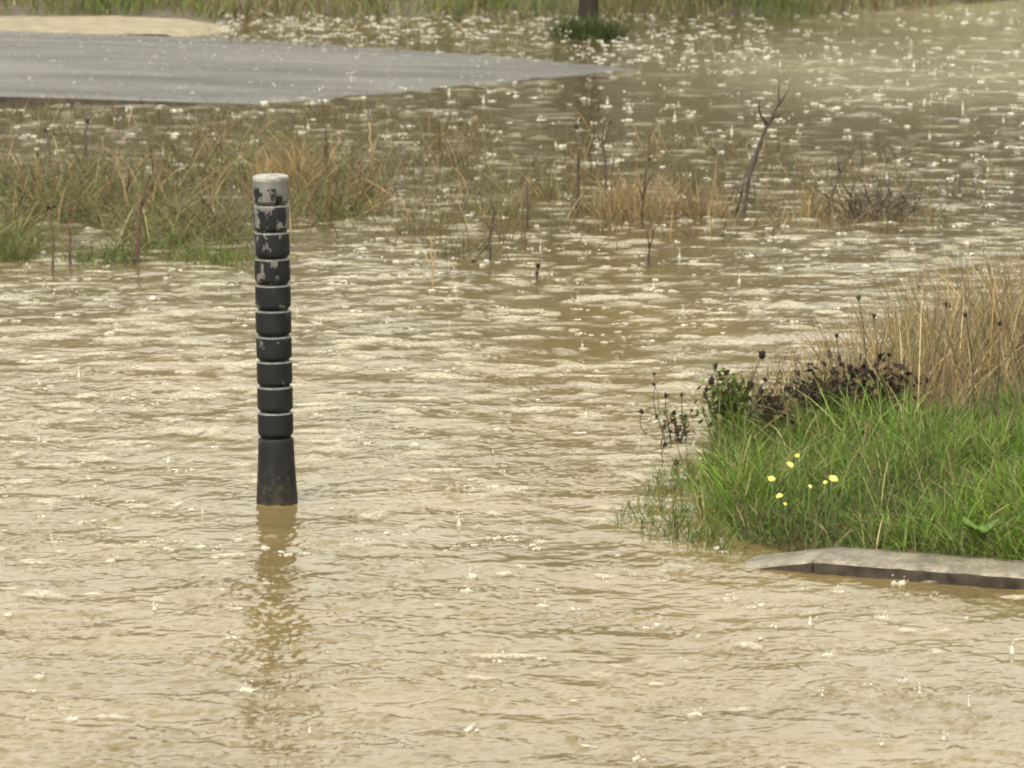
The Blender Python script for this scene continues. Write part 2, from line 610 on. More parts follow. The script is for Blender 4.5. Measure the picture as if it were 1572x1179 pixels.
def lathe(bm, prof, n=48):
    rings = []
    for r, z in prof:
        rings.append([bm.verts.new((r * math.cos(2 * math.pi * k / n), r * math.sin(2 * math.pi * k / n), z)) for k in range(n)])
    for a, b in zip(rings, rings[1:]):
        for k in range(n):
            bm.faces.new((a[k], a[(k + 1) % n], b[(k + 1) % n], b[k]))
    bm.faces.new(rings[0][::-1]); bm.faces.new(rings[-1])


RB = 0.0513
zs = [.196, .270, .345, .419, .491, .566, .640, .716, .792, .870, .945]
bm = bmesh.new()
lathe(bm, [(.075, -.30), (.066, -.08), (.0605, -.01), (.0592, .02), (.0560, .075), (.0530, .13), (.0518, .165), (.0513, .185), (.0500, .1895), (.0445, .1915)])
bm_obj('base_sleeve', bm, M['bollard'], bol)
for k in range(10):
    z0, z1 = zs[k] + 0.0005, zs[k + 1]
    bm = bmesh.new()
    zt = z1 - 0.0045
    lathe(bm, [(.0440, z0 - .001), (.0445, z0 + .003), (.0485, z0 + .0042), (.0507, z0 + .008), (.0511, z0 + .012), (RB, z0 + .016), (RB, zt - .006), (RB, zt - .0045), (.0511, zt - .0036)])
    seg = bm_obj('segment', bm, M['bollard'], bol)
    if k < 9:
        bm = bmesh.new()
        lathe(bm, [(.0511, zt - .0036), (.0508, zt - .0028), (.0500, zt - .0018), (.0496, zt - .0016), (.0440, zt + .0006)])
        bm_obj('rim', bm, M['rim'], seg)
bm = bmesh.new()
lathe(bm, [(.0509, .9355), (.0515, .9365), (.0518, .944), (.0512, .9475), (.048, .9500), (.036, .9525), (.033, .9515), (.015, .9520), (.002, .9525)])
bm_obj('cap', bm, M['cap'], bol)

# ------------------------------------------------------------------ kerb
def kerb_stone(x0, x1, top0, top1, label, ydrop):
    """a kerb stone along the front of the bank; ends as bevelled steps"""
    p0, p1 = at(1229, 879), at(1572, 905)
    d = (p1 - p0).normalized()
    nrm = Vector((-d.y, d.x, 0))
    o = empty('kerb_stone', (0, 0, 0), label, 'kerb stone')
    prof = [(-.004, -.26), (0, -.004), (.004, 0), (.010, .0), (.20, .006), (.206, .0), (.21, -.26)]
    N = max(3, int((x1 - x0) / .03))
    body, face = bmesh.new(), bmesh.new()
    prev = None; pf = None
    for i in range(N + 1):
        t = i / N
        u = x0 + (x1 - x0) * t
        top = top0 + (top1 - top0) * t
        c = p0 + d * u
        jj = [random.uniform(-.002, .002) for _ in range(8)]
        top_pts = []
        wr = float(sample_tile(tex, 10.24, np.array([u * 2.2]), np.array([.7]))[0]) * .012
        for v, zz in [(-.001, -.009), (.004, -.005), (.013, -.0025), (.028, .0), (.06, .001), (.11, .003), (.16, .004), (.20, .002), (.208, -.008), (.21, -.26)]:
            q_ = c + nrm * (v + ydrop * (1 - t) + (wr if v < .02 else 0)); q_.z = top + zz + random.uniform(-.0016, .0016) if zz > -.2 else -.26
            top_pts.append(body.verts.new(q_))
        f_pts = []
        for v, zz in [(-.016, -.26), (-.010, -.06), (-.006, -.032), (-.001, -.009)]:
            q_ = c + nrm * (v + ydrop * (1 - t) + wr); q_.z = (top + zz) if zz > -.2 else -.26
            if -.2 < zz < -.02: q_ += nrm * random.uniform(-.003, .003)
            if zz == -.009: q_ = top_pts[0].co.copy()
            f_pts.append(face.verts.new(q_))
        if prev:
            for a, b_, c_, e in zip(prev, prev[1:], top_pts[1:], top_pts):
                body.faces.new((a, b_, c_, e))
            for a, b_, c_, e in zip(pf, pf[1:], f_pts[1:], f_pts):
                face.faces.new((a, b_, c_, e))
        if i in (0, N):
            body.faces.new(top_pts)
        prev, pf = top_pts, f_pts
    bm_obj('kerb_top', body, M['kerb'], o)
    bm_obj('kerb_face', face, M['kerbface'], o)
    return o


kerb_stone(.0365, 1.15, .0385, .0385, 'long level grey kerb stone along the front of the green grass bank', 0)
kerb_stone(-.34, .034, -.030, .0385, 'short sloping kerb stone dipping under the muddy water at the corner', .03)

# ------------------------------------------------------------------ grass machinery
PAL = {
    'green': [(.085, .128, .016), (.062, .102, .014), (.110, .148, .026), (.046, .078, .014), (.125, .150, .042)],
    'lush': [(.072, .140, .008), (.090, .155, .012), (.054, .112, .008)],
    'olive': [(.12, .12, .035), (.09, .10, .028), (.15, .13, .045), (.07, .085, .025)],
    'tan': [(.29, .225, .12), (.235, .175, .09), (.36, .285, .16), (.18, .135, .07), (.14, .108, .055)],
    'gold': [(.34, .23, .10), (.29, .195, .085), (.24, .16, .075)],
    'brown': [(.10, .065, .035), (.07, .045, .025), (.14, .09, .05)],
    'darkgreen': [(.034, .048, .006), (.048, .062, .008), (.024, .034, .005)],
}


def pal(names, weights, n):
    cs = np.concatenate([np.array(PAL[k]) for k in names])
    wt = np.concatenate([np.full(len(PAL[k]), v / len(PAL[k])) for k, v in zip(names, weights)])
    c = cs[rng.choice(len(cs), n, p=wt / wt.sum())]
    return c * rng.uniform(.62, 1.28, (n, 1))


def blades(name, base, length, width, colors, lean=.35, droop=.35, rows=5, parent=None, leandir=None, tipcol=None):
    """one mesh of tapered, bending blades; each array has one entry per blade"""
    n = len(base)
    az = rng.uniform(0, 2 * math.pi, n)
    ln = np.abs(rng.normal(0, lean, n))
    dirv = np.stack([np.cos(az), np.sin(az), np.zeros(n)], 1)
    if leandir is not None:
        dirv = dirv + np.array(leandir)
        dirv /= np.linalg.norm(dirv, axis=1, keepdims=True) + 1e-6
    face = rng.uniform(0, math.pi, n)
    side = np.stack([np.cos(face), np.sin(face), np.zeros(n)], 1)
    dr = np.abs(rng.normal(0, droop, n))
    V = np.zeros((n, rows, 2, 3))
    C = np.zeros((n, rows, 2, 3))
    for r in range(rows):
        s = r / (rows - 1)
        h = length * (s - 0.25 * dr * s ** 3)
        out = length * (ln * s + dr * s ** 2.2)
        p = base + dirv * out[:, None]
        p[:, 2] += h * (1 - .35 * np.clip(ln, 0, 1))
        wd = width * (1 - s) ** .7 * (0.7 + 0.6 * s) + width * .06
        V[:, r, 0] = p - side * wd[:, None] * .5
        V[:, r, 1] = p + side * wd[:, None] * .5
        c = colors if tipcol is None else colors * (1 - s ** 2) + tipcol * s ** 2
        C[:, r, :] = c[:, None, :]
    k = np.arange(n)[:, None] * rows * 2 + np.arange(rows - 1)[None, :] * 2
    q = np.stack([k, k + 1, k + 3, k + 2], -1).reshape(-1, 4)
    me = np_mesh(name, V.reshape(-1, 3), q, colors=C.reshape(-1, 3))
    return link_mesh(name, me, M['blade'], parent)


def scatter(poly, n, dens=None):
    P = np.array(poly)
    lo, hi = P.min(0), P.max(0)
    out = np.zeros((0, 2))
    while len(out) < n:
        c = rng.uniform(lo, hi, (n * 3, 2))
        k = poly_sd(c[:, 0], c[:, 1], poly) > 0
        if dens is not None:
            k &= rng.random(len(c)) < dens(c[:, 0], c[:, 1])
        out = np.concatenate([out, c[k]])
    return out[:n]


def on_ground(p, lo=-.06):
    return np.stack([p[:, 0], p[:, 1], np.maximum(ground_z(p[:, 0], p[:, 1]), lo) - .01], 1)


clump = noise_tile(512, 8.0, 0.12, 1.2, 1.0, 31)
clump = clump / clump.std()
cl = lambda x, y: sample_tile(clump, 8.0, x, y, .4)

# lush green bank
GB = [P2(1135, 862), P2(1085, 820), P2(1070, 760), P2(1085, 705), P2(1135, 682), P2(1400, 690), P2(1572, 676), (2.1, 15.0), (2.1, 12.8), P2(1572, 870, .03), P2(1290, 848, .03), P2(1225, 868, .0)]
p = scatter(GB, 19000, lambda x, y: np.clip(.65 + .25 * cl(x, y), .1, 1))
c1 = cl(p[:, 0] + 3, p[:, 1])
L = rng.uniform(.05, .165, len(p)) * np.clip(1 + .22 * c1, .5, 1.6)
front = smooth01((p[:, 1] - 13.1) / .35)
edge = smooth01((p[:, 0] - .42 - .05 * rng.normal(size=len(p))) / .26)
L *= (.75 + .35 * front) * (.6 + .4 * edge)
kp = rng.random(len(p)) < .35 + .65 * edge
p, L, c1 = p[kp], L[kp], c1[kp]
col = pal(['green', 'lush', 'olive', 'tan'], [.5, .5, .15, .06], len(p)) * 1.12
col = col * (1 + .12 * c1[:, None]).clip(.6, 1.4)
o = blades('bank_grass', on_ground(p), L, rng.uniform(.003, .0075, len(p)), col, .48, .6)
tag(o, 'lush green wet grass covering the bank behind the kerb', 'grass', kind='stuff')

p = scatter([P2(1120, 858), P2(1200, 866), P2(1290, 850), P2(1572, 872, .03), (1.7, 13.2), P2(1350, 812), P2(1150, 818)], 2300)
p = np.concatenate([p, scatter([P2(1058, 690), P2(1150, 690), P2(1230, 862), P2(1120, 860), P2(1050, 790)], 1500)])
o = blades('edge_grass', on_ground(p), rng.uniform(.03, .11, len(p)), rng.uniform(.003, .0065, len(p)), pal(['green', 'olive', 'brown', 'darkgreen'], [.5, .3, .2, .2], len(p)), .6, .6)
tag(o, 'short trampled grass creeping over the back of the kerb', 'grass', kind='stuff')

# grass tips standing in the water on the left of the bank
p = scatter([P2(935, 815), P2(1130, 855), P2(1075, 760), P2(1060, 700), P2(985, 760)], 800, lambda x, y: np.clip(.4 + .5 * cl(x, y), .03, 1) * np.clip((x - .15) / .45, .1, 1))
o = blades('drowned_grass', np.c_[p, np.full(len(p), -.03)], rng.uniform(.04, .12, len(p)), rng.uniform(.003, .006, len(p)), pal(['green', 'olive'], [.8, .3], len(p)), .4, .4)
tag(o, 'sparse green grass tips standing in water beside the bank', 'grass', kind='stuff')

# tall straw grass along the back of the bank
SB = [P2(1200, 645), P2(1230, 600), P2(1572, 548), (2.3, 16.8), (2.3, 15.0), P2(1572, 680), P2(1400, 692)]
p = scatter(SB, 3300, lambda x, y: np.clip((x - .5) / .6, .25, 1) * np.clip(.6 + .35 * cl(x, y), .1, 1))
L = (.17 + .30 * smooth01((p[:, 0] - .74) / .75)) * rng.uniform(.5, 1.15, len(p))
o = blades('straw_grass', on_ground(p), L, rng.uniform(.0025, .0055, len(p)), pal(['tan', 'gold', 'olive', 'brown'], [.75, .1, .2, .15], len(p)) * 1.08, .33, .30, 6)
tag(o, 'tall straw coloured dry grass along the back of the bank', 'grass', kind='stuff')

p = scatter([P2(1090, 668), P2(1120, 640), P2(1300, 625), P2(1320, 665)], 420)
o = blades('straw_stems', on_ground(p), rng.uniform(.10, .27, len(p)), rng.uniform(.0025, .0045, len(p)), pal(['tan', 'olive', 'brown'], [.7, .3, .3], len(p)), .28, .2)
tag(o, 'loose straw stems among the dark weeds at the bank corner', 'grass', kind='stuff')

p = scatter(GB, 420, lambda x, y: np.clip(.4 + .5 * cl(x + 1, y), .05, 1) * smooth01((x - .45) / .3))
o = blades('bent_straw', on_ground(p), rng.uniform(.08, .24, len(p)), rng.uniform(.0025, .005, len(p)), pal(['tan', 'olive'], [.8, .3], len(p)), .6, .6)
tag(o, 'bent straw coloured stems lying through the green bank grass', 'grass', kind='stuff')

# drowned meadow left and centre: olive and straw blades standing in the flood
def meadow(x, y):
    d = poly_sd(x, y, MOUND)
    return np.clip(smooth01((d + .3) / .8) * (.40 + .6 * cl(x, y)), .0, 1)
wide = [(-4.3, 20.2), P2(0, 405), P2(385, 402), P2(520, 372), P2(700, 350), P2(680, 250), P2(450, 195), P2(0, 235), (-4.3, 26)]
p = scatter(wide, 11000, meadow)
green = smooth01((21.3 - p[:, 1]) / 1.2)[:, None]
col = pal(['olive', 'green', 'tan', 'gold', 'brown'], [.6, .25, .28, .15, .45], len(p)) * .88 * (1 - green) + pal(['green', 'olive', 'tan'], [.5, .45, .15], len(p)) * green
o = blades('drowned_meadow', on_ground(p), rng.uniform(.07, .29, len(p)), rng.uniform(.0035, .010, len(p)), col, .62, .85)
tag(o, 'flooded olive and straw coloured meadow grass left of the bollard', 'grass', kind='stuff')

p = scatter([(-4, 22), P2(480, 360), P2(800, 400), P2(1480, 350), P2(1560, 260), P2(1100, 215), P2(700, 175), P2(0, 175)], 5200, lambda x, y: np.clip(-.05 + .6 * cl(x + 2, y), .015, 1))
o = blades('sparse_grass', np.c_[p, np.full(len(p), -.05)], rng.uniform(.08, .25, len(p)), rng.uniform(.003, .0075, len(p)), pal(['olive', 'tan', 'brown', 'gold'], [.4, .25, .5, .15], len(p)) * .8, .42, .5)
tag(o, 'scattered thin stems standing in the flooded field', 'grass', kind='stuff')

# far verge
p = scatter([P2(345, 75), P2(600, 85), P2(840, 80), P2(1000, 50), P2(1180, 40), P2(1180, 22), P2(380, 22)], 3600, lambda x, y: np.clip(.5 + .4 * cl(x, y), .05, 1))
o = blades('verge_grass', on_ground(p, -.05), rng.uniform(.05, .17, len(p)), rng.uniform(.004, .008, len(p)), pal(['olive', 'brown', 'tan'], [.5, .3, .2], len(p)), .4, .4)
tag(o, 'flooded brown verge grass beyond the road', 'grass', kind='stuff')
FB = [(-5.5, 34.5), P2(0, 35), P2(330, 37), P2(380, 30), P2(1000, 30), P2(1180, 30), P2(1400, 14), P2(1572, 0), (6, 41), (-5.5, 41)]
p = scatter(FB, 26000, lambda x, y: np.clip(.6 + .35 * cl(x, y), .1, 1) * np.clip(1.3 - (y - 34.5) / 6, .2, 1))
c1 = cl(p[:, 0] * .5, p[:, 1] * .5)[:, None]
gmix = smooth01(.5 + .6 * c1)
col = pal(['olive', 'tan', 'brown'], [.7, .2, .25], len(p)) * (1 - gmix) + pal(['green', 'olive', 'darkgreen'], [.6, .3, .2], len(p)) * gmix
o = blades('far_grass', on_ground(p), rng.uniform(.10, .30, len(p)), rng.uniform(.006, .013, len(p)), col * 1.25, .35, .35)
tag(o, 'rough green and olive grass on the far bank', 'grass', kind='stuff')

# ------------------------------------------------------------------ tufts that stand on their own
def tuft(px, py, wpx, hpx, n, names, wts, label, name='grass_tuft', cat='grass tuft', lean=.35, droop=.3, width=.0045):
    b = at(px, py)
    sc = FPX / b.y
    rx = wpx / 2 / sc
    h = hpx / sc
    a = rng.uniform(0, 2 * math.pi, n); r = np.sqrt(rng.random(n))
    base = np.stack([np.cos(a) * r * rx, np.sin(a) * r * rx * .8, np.full(n, -.04)], 1)
    o = blades(name, base, rng.uniform(.45, 1.05, n) * (h + .04) * (1.1 - .35 * r), np.full(n, width) * rng.uniform(.6, 1.3, n), pal(names, wts, n), lean, droop)
    o.location = (b.x, b.y, 0)
    return tag(o, label, cat)


tuft(435, 300, 110, 110, 420, ['gold', 'tan'], [.7, .4], 'golden dry grass tuft behind the top of the bollard')
tuft(560, 300, 110, 105, 260, ['tan', 'brown', 'olive'], [.5, .4, .3], 'thin tan grass tuft right of the bollard top')
tuft(985, 332, 130, 92, 520, ['gold', 'tan'], [.6, .5], 'golden dry grass tuft near the leaning stem, left of its foot')
tuft(1070, 330, 110, 62, 330, ['gold', 'brown', 'tan'], [.4, .3, .5], 'low tan grass tuft right at the foot of the leaning stem')
tuft(1262, 330, 90, 80, 170, ['gold', 'tan', 'olive'], [.4, .4, .2], 'open tan grass tuft left of the brown twig bush')
tuft(905, 322, 60, 60, 150, ['tan', 'olive', 'brown'], [.4, .4, .3], 'faded tuft around two dark stalks mid field')
tuft(770, 330, 90, 72, 150, ['olive', 'tan'], [.6, .3], 'sparse olive tuft mid field between bollard and golden tuft')
tuft(330, 402, 170, 50, 420, ['green', 'olive'], [.7, .4], 'bright green tuft at the water line left of the bollard', droop=.5)
tuft(155, 402, 130, 52, 330, ['green', 'darkgreen'], [.6, .4], 'deep green tuft at the water line between two brown stalks', droop=.5)
tuft(22, 398, 80, 75, 330, ['green', 'olive', 'tan'], [.6, .3, .2], 'pale green tuft at the left edge of the flooded meadow', droop=.5)
tuft(95, 330, 150, 75, 380, ['olive', 'green', 'gold'], [.6, .4, .2], 'yellowish green tuft in the meadow at far left', droop=.5)
tuft(545, 335, 70, 40, 120, ['darkgreen', 'green'], [.6, .3], 'dark green low tuft in water right of the bollard')
tuft(648, 352, 100, 70, 190, ['olive', 'tan', 'brown'], [.5, .4, .3], 'brownish olive tuft in open water beside the slanting straw stem', lean=.55, droop=.6)
tuft(712, 392, 110, 45, 170, ['brown', 'olive', 'darkgreen'], [.4, .5, .2], 'low dark tuft at the foot of the crooked dark stalk', lean=.6, droop=.6)
tuft(838, 300, 110, 75, 170, ['olive', 'brown', 'tan'], [.5, .3, .3], 'loose olive brown tuft between the straight dark stalk and the faded tuft', lean=.5, droop=.5)
tuft(1190, 345, 90, 45, 130, ['tan', 'olive', 'gold'], [.5, .3, .2], 'low straw tuft just right of the leaning stem foot', lean=.6, droop=.6)
tuft(1412, 338, 120, 55, 200, ['tan', 'brown', 'olive'], [.5, .4, .3], 'low brown tuft right behind the twig bush', lean=.6, droop=.6)
tuft(690, 255, 140, 70, 200, ['olive', 'brown', 'tan'], [.4, .5, .3], 'thin brown tuft below the tip of the road', lean=.5, droop=.5)
tuft(903, 60, 105, 50, 1100, ['darkgreen', 'green'], [.85, .1], 'dark green grass tuft around the foot of the young tree', width=.011, lean=.5)


def burr(bm, c, s):
    """ragged dead flower head: a lopsided core with bristles and a frayed top"""
    ax = Vector((random.uniform(-.7, .7), random.uniform(-.7, .7), random.uniform(.5, 1))).normalized()
    c = Vector(c)
    blob(bm, c, s * random.uniform(.55, .8), s * random.uniform(.6, .85), s * random.uniform(.7, 1.1), axis=ax, seg=8, rough=.25)
    u = ax.orthogonal().normalized(); v = ax.cross(u)
    for k in range(14):
        a = random.uniform(0, 6.28)
        d = (u * math.cos(a) + v * math.sin(a)) * random.uniform(.3, 1) + ax * random.uniform(-.3, 1.1)
        tube(bm, [c + d * s * .4, c + d * s * random.uniform(1.0, 1.9)], [s * .22, s * .04], 4)


# ------------------------------------------------------------------ single stalks and withered plants
def stalk(px, py, pts, r0, label, mat='stem', heads=(), name='dead_stalk', cat='stalk', group=None, depth=0.0, wob=.006, extra=()):
    """a dead stem rooted where pixel (px, py) meets the water; pts are points of the stem seen in the photograph,
    extra holds side twigs; heads are the seed heads (px, py, size in px)"""
    b = at(px, py)
    sc = FPX / b.y
    r0 *= 1.4 if r0 < .012 else 1.0
    o = empty(name, b, label, cat, group)

    def loc(q, dy=0.0):
        v = up(q[0], q[1], b.y + dy)
        return v - b

    bm = bmesh.new()
    chain = [Vector((0, 0, -.10))] + [loc(q, depth * k / len(pts)) for k, q in enumerate(pts, 1)]
    full = []
    for a, c in zip(chain, chain[1:]):
        full += wobble(a, c, 3, wob)[:-1]
    full.append(chain[-1])
    rr = [r0 * (1 - .72 * k / (len(full) - 1)) for k in range(len(full))]
    tube(bm, full, rr, 6)
    bm_obj('stem', bm, M[mat], o)
    for tw in extra:
        bm = bmesh.new()
        f = []
        dy = random.uniform(-.05, .05)
        cc = [loc(q, dy * k) for k, q in enumerate(tw)]
        for a, c in zip(cc, cc[1:]):
            f += wobble(a, c, 3, wob * .7)[:-1]
        f.append(cc[-1])
        tube(bm, f, [r0 * .55 * (1 - .7 * k / (len(f) - 1)) for k in range(len(f))], 5)
        bm_obj('twig', bm, M[mat], o)
    for hx, hy, hs in heads:
        bm = bmesh.new()
        c = loc((hx, hy))
        s = hs / sc / 2
        burr(bm, c, s * .8)
        bm_obj('seed_head', bm, M['head'], o)
    return o


stalk(213, 404, [(212, 365), (217, 310), (226, 272)], .0075, 'reddish brown forked stalk at the water line left of the bollard', 'redstem', extra=[[(212, 365), (205, 398)], [(216, 320), (230, 290), (240, 262)], [(214, 330), (205, 318)]])
stalk(83, 418, [(82, 370), (74, 320)], .005, 'thin brown stalk, the leftmost at the water line', 'redstem', heads=[(74, 318, 9)])
stalk(107, 408, [(108, 360), (102, 308)], .005, 'thin brown stalk beside the deep green tuft at far left', 'redstem', extra=[[(108, 362), (98, 345)]])
stalk(130, 242, [(131, 215), (134, 184)], .0075, 'short dark stalk upright in water at upper left', heads=[(134, 186, 9)])
stalk(78, 252, [(75, 225), (82, 192)], .005, 'bent dark stalk with seed heads at upper left', heads=[(70, 200, 8), (82, 205, 9)], extra=[[(76, 228), (68, 202)]])
stalk(58, 262, [(57, 240)], .006, 'stubby dark stalk below the bent one at upper left', heads=[(57, 238, 9)])
stalk(500, 285, [(499, 230), (503, 178)], .006, 'tall dark stalk just right of the golden tuft behind the bollard', extra=[[(500, 240), (492, 210)]])
stalk(573, 262, [(571, 225), (566, 188)], .007, 'tan brown stalk in the field right of the bollard', 'tanstem', extra=[[(572, 240), (582, 205)]])
stalk(590, 300, [(592, 262)], .005, 'short straw stalk below the tan brown one', 'tanstem')
stalk(640, 345, [(618, 310), (560, 275)], .0035, 'slanting straw stem bent over the water', 'tanstem')
stalk(752, 402, [(751, 370), (758, 330), (752, 296)], .006, 'crooked dark stalk with drooping twigs mid field', extra=[[(752, 372), (738, 388), (728, 400)], [(756, 345), (775, 375), (783, 405)], [(757, 332), (766, 312)], [(751, 350), (738, 335)]], heads=[(727, 402, 8)])
stalk(810, 352, [(811, 318), (809, 278)], .006, 'dark straight stalk right of the crooked one')
stalk(663, 432, [(664, 400), (660, 362)], .004, 'olive stalk standing in open water right of the bollard', 'tanstem', extra=[[(664, 402), (674, 378)], [(663, 410), (652, 385)]])
stalk(824, 436, [(825, 415), (833, 372)], .004, 'thin stalk with a blue grey withered head low in the water', heads=[(826, 408, 12), (824, 420, 10)])
stalk(885, 328, [(887, 270), (884, 195)], .0065, 'tall dark stalk, left one of the pair in the faded tuft', heads=[(884, 195, 9)], extra=[[(887, 268), (893, 222)]])
stalk(931, 302, [(929, 240), (925, 170)], .006, 'tallest dark stalk, right one of the pair in the faded tuft', extra=[[(928, 220), (938, 188)]], heads=[(938, 188, 7)])
stalk(936, 330, [(939, 290), (945, 225)], .0055, 'short dark stalk in front of the tallest one', extra=[[(938, 300), (950, 262)]])
stalk(985, 346, [(988, 300), (996, 246)], .006, 'dark stalk rising inside the golden tuft near the leaning stem', extra=[[(987, 310), (976, 268)], [(988, 300), (1004, 262)]], heads=[(997, 245, 8)])
stalk(997, 408, [(997, 380), (1006, 340)], .0045, 'forked thin stalk in open water before the golden tuft', extra=[[(997, 382), (990, 345)]])
stalk(1136, 330, [(1150, 270), (1172, 205), (1196, 158), (1197, 122)], .0122, 'tall leaning brown stem with a forked top in the flood', name='leaning_stem', cat='dead stem', wob=.004,
      extra=[[(1131, 326), (1145, 268), (1166, 215)], [(1178, 192), (1166, 172), (1164, 152)], [(1190, 168), (1206, 145), (1214, 130)], [(1182, 185), (1205, 172)], [(1140, 300), (1128, 285)]])
stalk(1272, 332, [(1275, 308), (1292, 262), (1315, 215)], .006, 'crooked dark twig between tan tuft and twig bush', extra=[[(1276, 306), (1252, 290), (1240, 270)], [(1274, 314), (1258, 330)], [(1290, 265), (1286, 240)]])

# brown twig bush in the water
b = at(1335, 334)
o = empty('twig_bush', b, 'low brown bush of bare twigs spreading over the water', 'bush')
for k in range(52):
    bm = bmesh.new()
    ex = random.gauss(30, 50); ey = random.uniform(15, 95) * (1 - min(.6, abs(ex - 10) / 200))
    sx_ = random.gauss(0, 18)
    p0 = Vector((sx_ / 330, random.uniform(-.08, .08), -.06))
    p1 = up(1335 + sx_ + ex, 334 - ey, b.y + random.uniform(-.2, .25)) - b
    f = wobble(p0, p1, 5, .012)
    tube(bm, f, [.0036 * (1 - .7 * i / 5) for i in range(6)], 5)
    m_ = f[3]
    tube(bm, wobble(m_, m_ + Vector((random.uniform(-.07, .1), random.uniform(-.05, .05), random.uniform(.02, .09))), 3, .006), [.003, .0025, .002, .0012], 4)
    bm_obj('twig', bm, M['stem'] if k % 3 else M['redstem'], o)


def leaf_cloud(name, n, center, rad, size, names, wts, parent=None, flat=.5):
    c = rng.normal(0, .45, (n, 3)) * np.array(rad) + np.array(center)
    d = rng.normal(0, 1, (n, 3)); d[:, 2] += flat
    d /= np.linalg.norm(d, axis=1, keepdims=True)
    s = np.cross(d, rng.normal(0, 1, (n, 3)))
    s /= np.linalg.norm(s, axis=1, keepdims=True)
    L = size * rng.uniform(.6, 1.4, (n, 1))
    V = np.stack([c - d * L * .5, c + s * L * .22, c + d * L * .5, c - s * L * .22], 1)
    q = np.arange(4 * n).reshape(n, 4)
    col = np.repeat(pal(names, wts, n), 4, 0)
    return link_mesh(name, np_mesh(name, V.reshape(-1, 3), q, colors=col), M['blade'], parent, smooth=False)


PAL['maroon'] = [(.018, .008, .007), (.030, .014, .011), (.011, .006, .006)]
PAL['seedbrown'] = [(.05, .032, .022), (.03, .02, .015)]


def weed(px, py, heads, label, leaves=None, z=.05, mat='stem', r=.0028, group=None):
    """withered weed with several stems, each ending in a dark seed head"""
    b = at(px, py, z)
    sc = FPX / b.y
    o = empty('withered_weed', b, label, 'weed', group)
    for hx, hy, hs in heads:
        dy = random.uniform(-.06, .10)
        tip = up(hx, hy, b.y + dy) - b
        st = Vector((random.uniform(-.03, .03) + tip.x * .15, random.uniform(-.03, .03), -.05))
        bm = bmesh.new()
        f = wobble(st, tip, 5, .008)
        tube(bm, f, [r * (1 - .5 * i / 5) for i in range(6)], 5)
        stm = bm_obj('stem', bm, M[mat], o)
        bm = bmesh.new()
        s = hs / sc / 2
        burr(bm, tip, s)
        bm_obj('seed_head', bm, M['head'], o)
        # small withered leaves on the stem
    if leaves:
        n, rad, size, names, wts, cen = leaves
        leaf_cloud('foliage', n, cen, rad, size, names, wts, o)
    return o


weed(1040, 682, [(1022, 607, 9), (1034, 634, 11), (1046, 606, 7), (1008, 640, 7), (1052, 640, 8), (1020, 655, 8), (1062, 630, 6)], 'small withered weed at the water edge, left of the bank', (90, (.05, .04, .06), .022, ['maroon', 'brown'], [.7, .4], (0, 0, .06)), z=0)
weed(986, 668, [(985, 632, 8)], 'single thin weed in the water left of the bank', z=0, r=.002)
weed(1006, 640, [(1004, 574, 6), (1004, 590, 6)], 'very thin weed with two tiny heads left of the bank', z=0, r=.0018)
weed(1022, 720, [(1021, 683, 9)], 'lone weed in the water with a narrow dark head', z=0, r=.002)
weed(1030, 735, [(1038, 710, 9)], 'low bent weed in the water below the lone one', z=0, r=.002)
weed(1125, 668, [(1098, 563, 9), (1115, 572, 11), (1092, 585, 11), (1084, 598, 9), (1170, 545, 13), (1152, 591, 13), (1168, 600, 12), (1175, 583, 8), (1128, 592, 8)], 'withered weed with round dark heads and green leaves at the bank corner', (420, (.08, .06, .09), .03, ['green', 'darkgreen'], [.7, .5], (-.01, 0, .10)))
weed(1250, 668, [(1225, 573, 10), (1256, 590, 15), (1266, 603, 12), (1236, 596, 10), (1283, 572, 13), (1312, 573, 11), (1326, 574, 11), (1214, 628, 12), (1300, 590, 9)], 'withered dark headed weed in the middle of the bank back edge', (620, (.13, .06, .10), .026, ['maroon', 'brown', 'olive'], [.7, .3, .25], (.03, 0, .11)))
weed(1335, 662, [(1350, 550, 12), (1318, 458, 8), (1284, 515, 8), (1365, 545, 8), (1342, 485, 8)], 'dark maroon clump of dead weed below the straw grass', (1000, (.15, .07, .11), .028, ['maroon', 'brown'], [.8, .35], (0, 0, .11)))
weed(1405, 640, [(1398, 578, 14), (1408, 582, 10), (1390, 588, 10), (1455, 468, 10)], 'brown weed with a ragged head among the straw grass', (120, (.06, .05, .07), .024, ['brown', 'olive'], [.7, .4], (0, 0, .10)))
weed(1190, 676, [(1206, 596, 9), (1180, 612, 10), (1196, 628, 9), (1222, 606, 8), (1170, 632, 8)], 'brown leafy weed between the green leaved weed and the dark clump', (380, (.08, .05, .08), .026, ['brown', 'olive', 'maroon'], [.5, .3, .4], (0, 0, .08)))
weed(1520, 690, [(1524, 652, 8), (1535, 497, 9), (1545, 670, 7), (1482, 484, 8)], 'dark headed weed at the right edge of the bank')


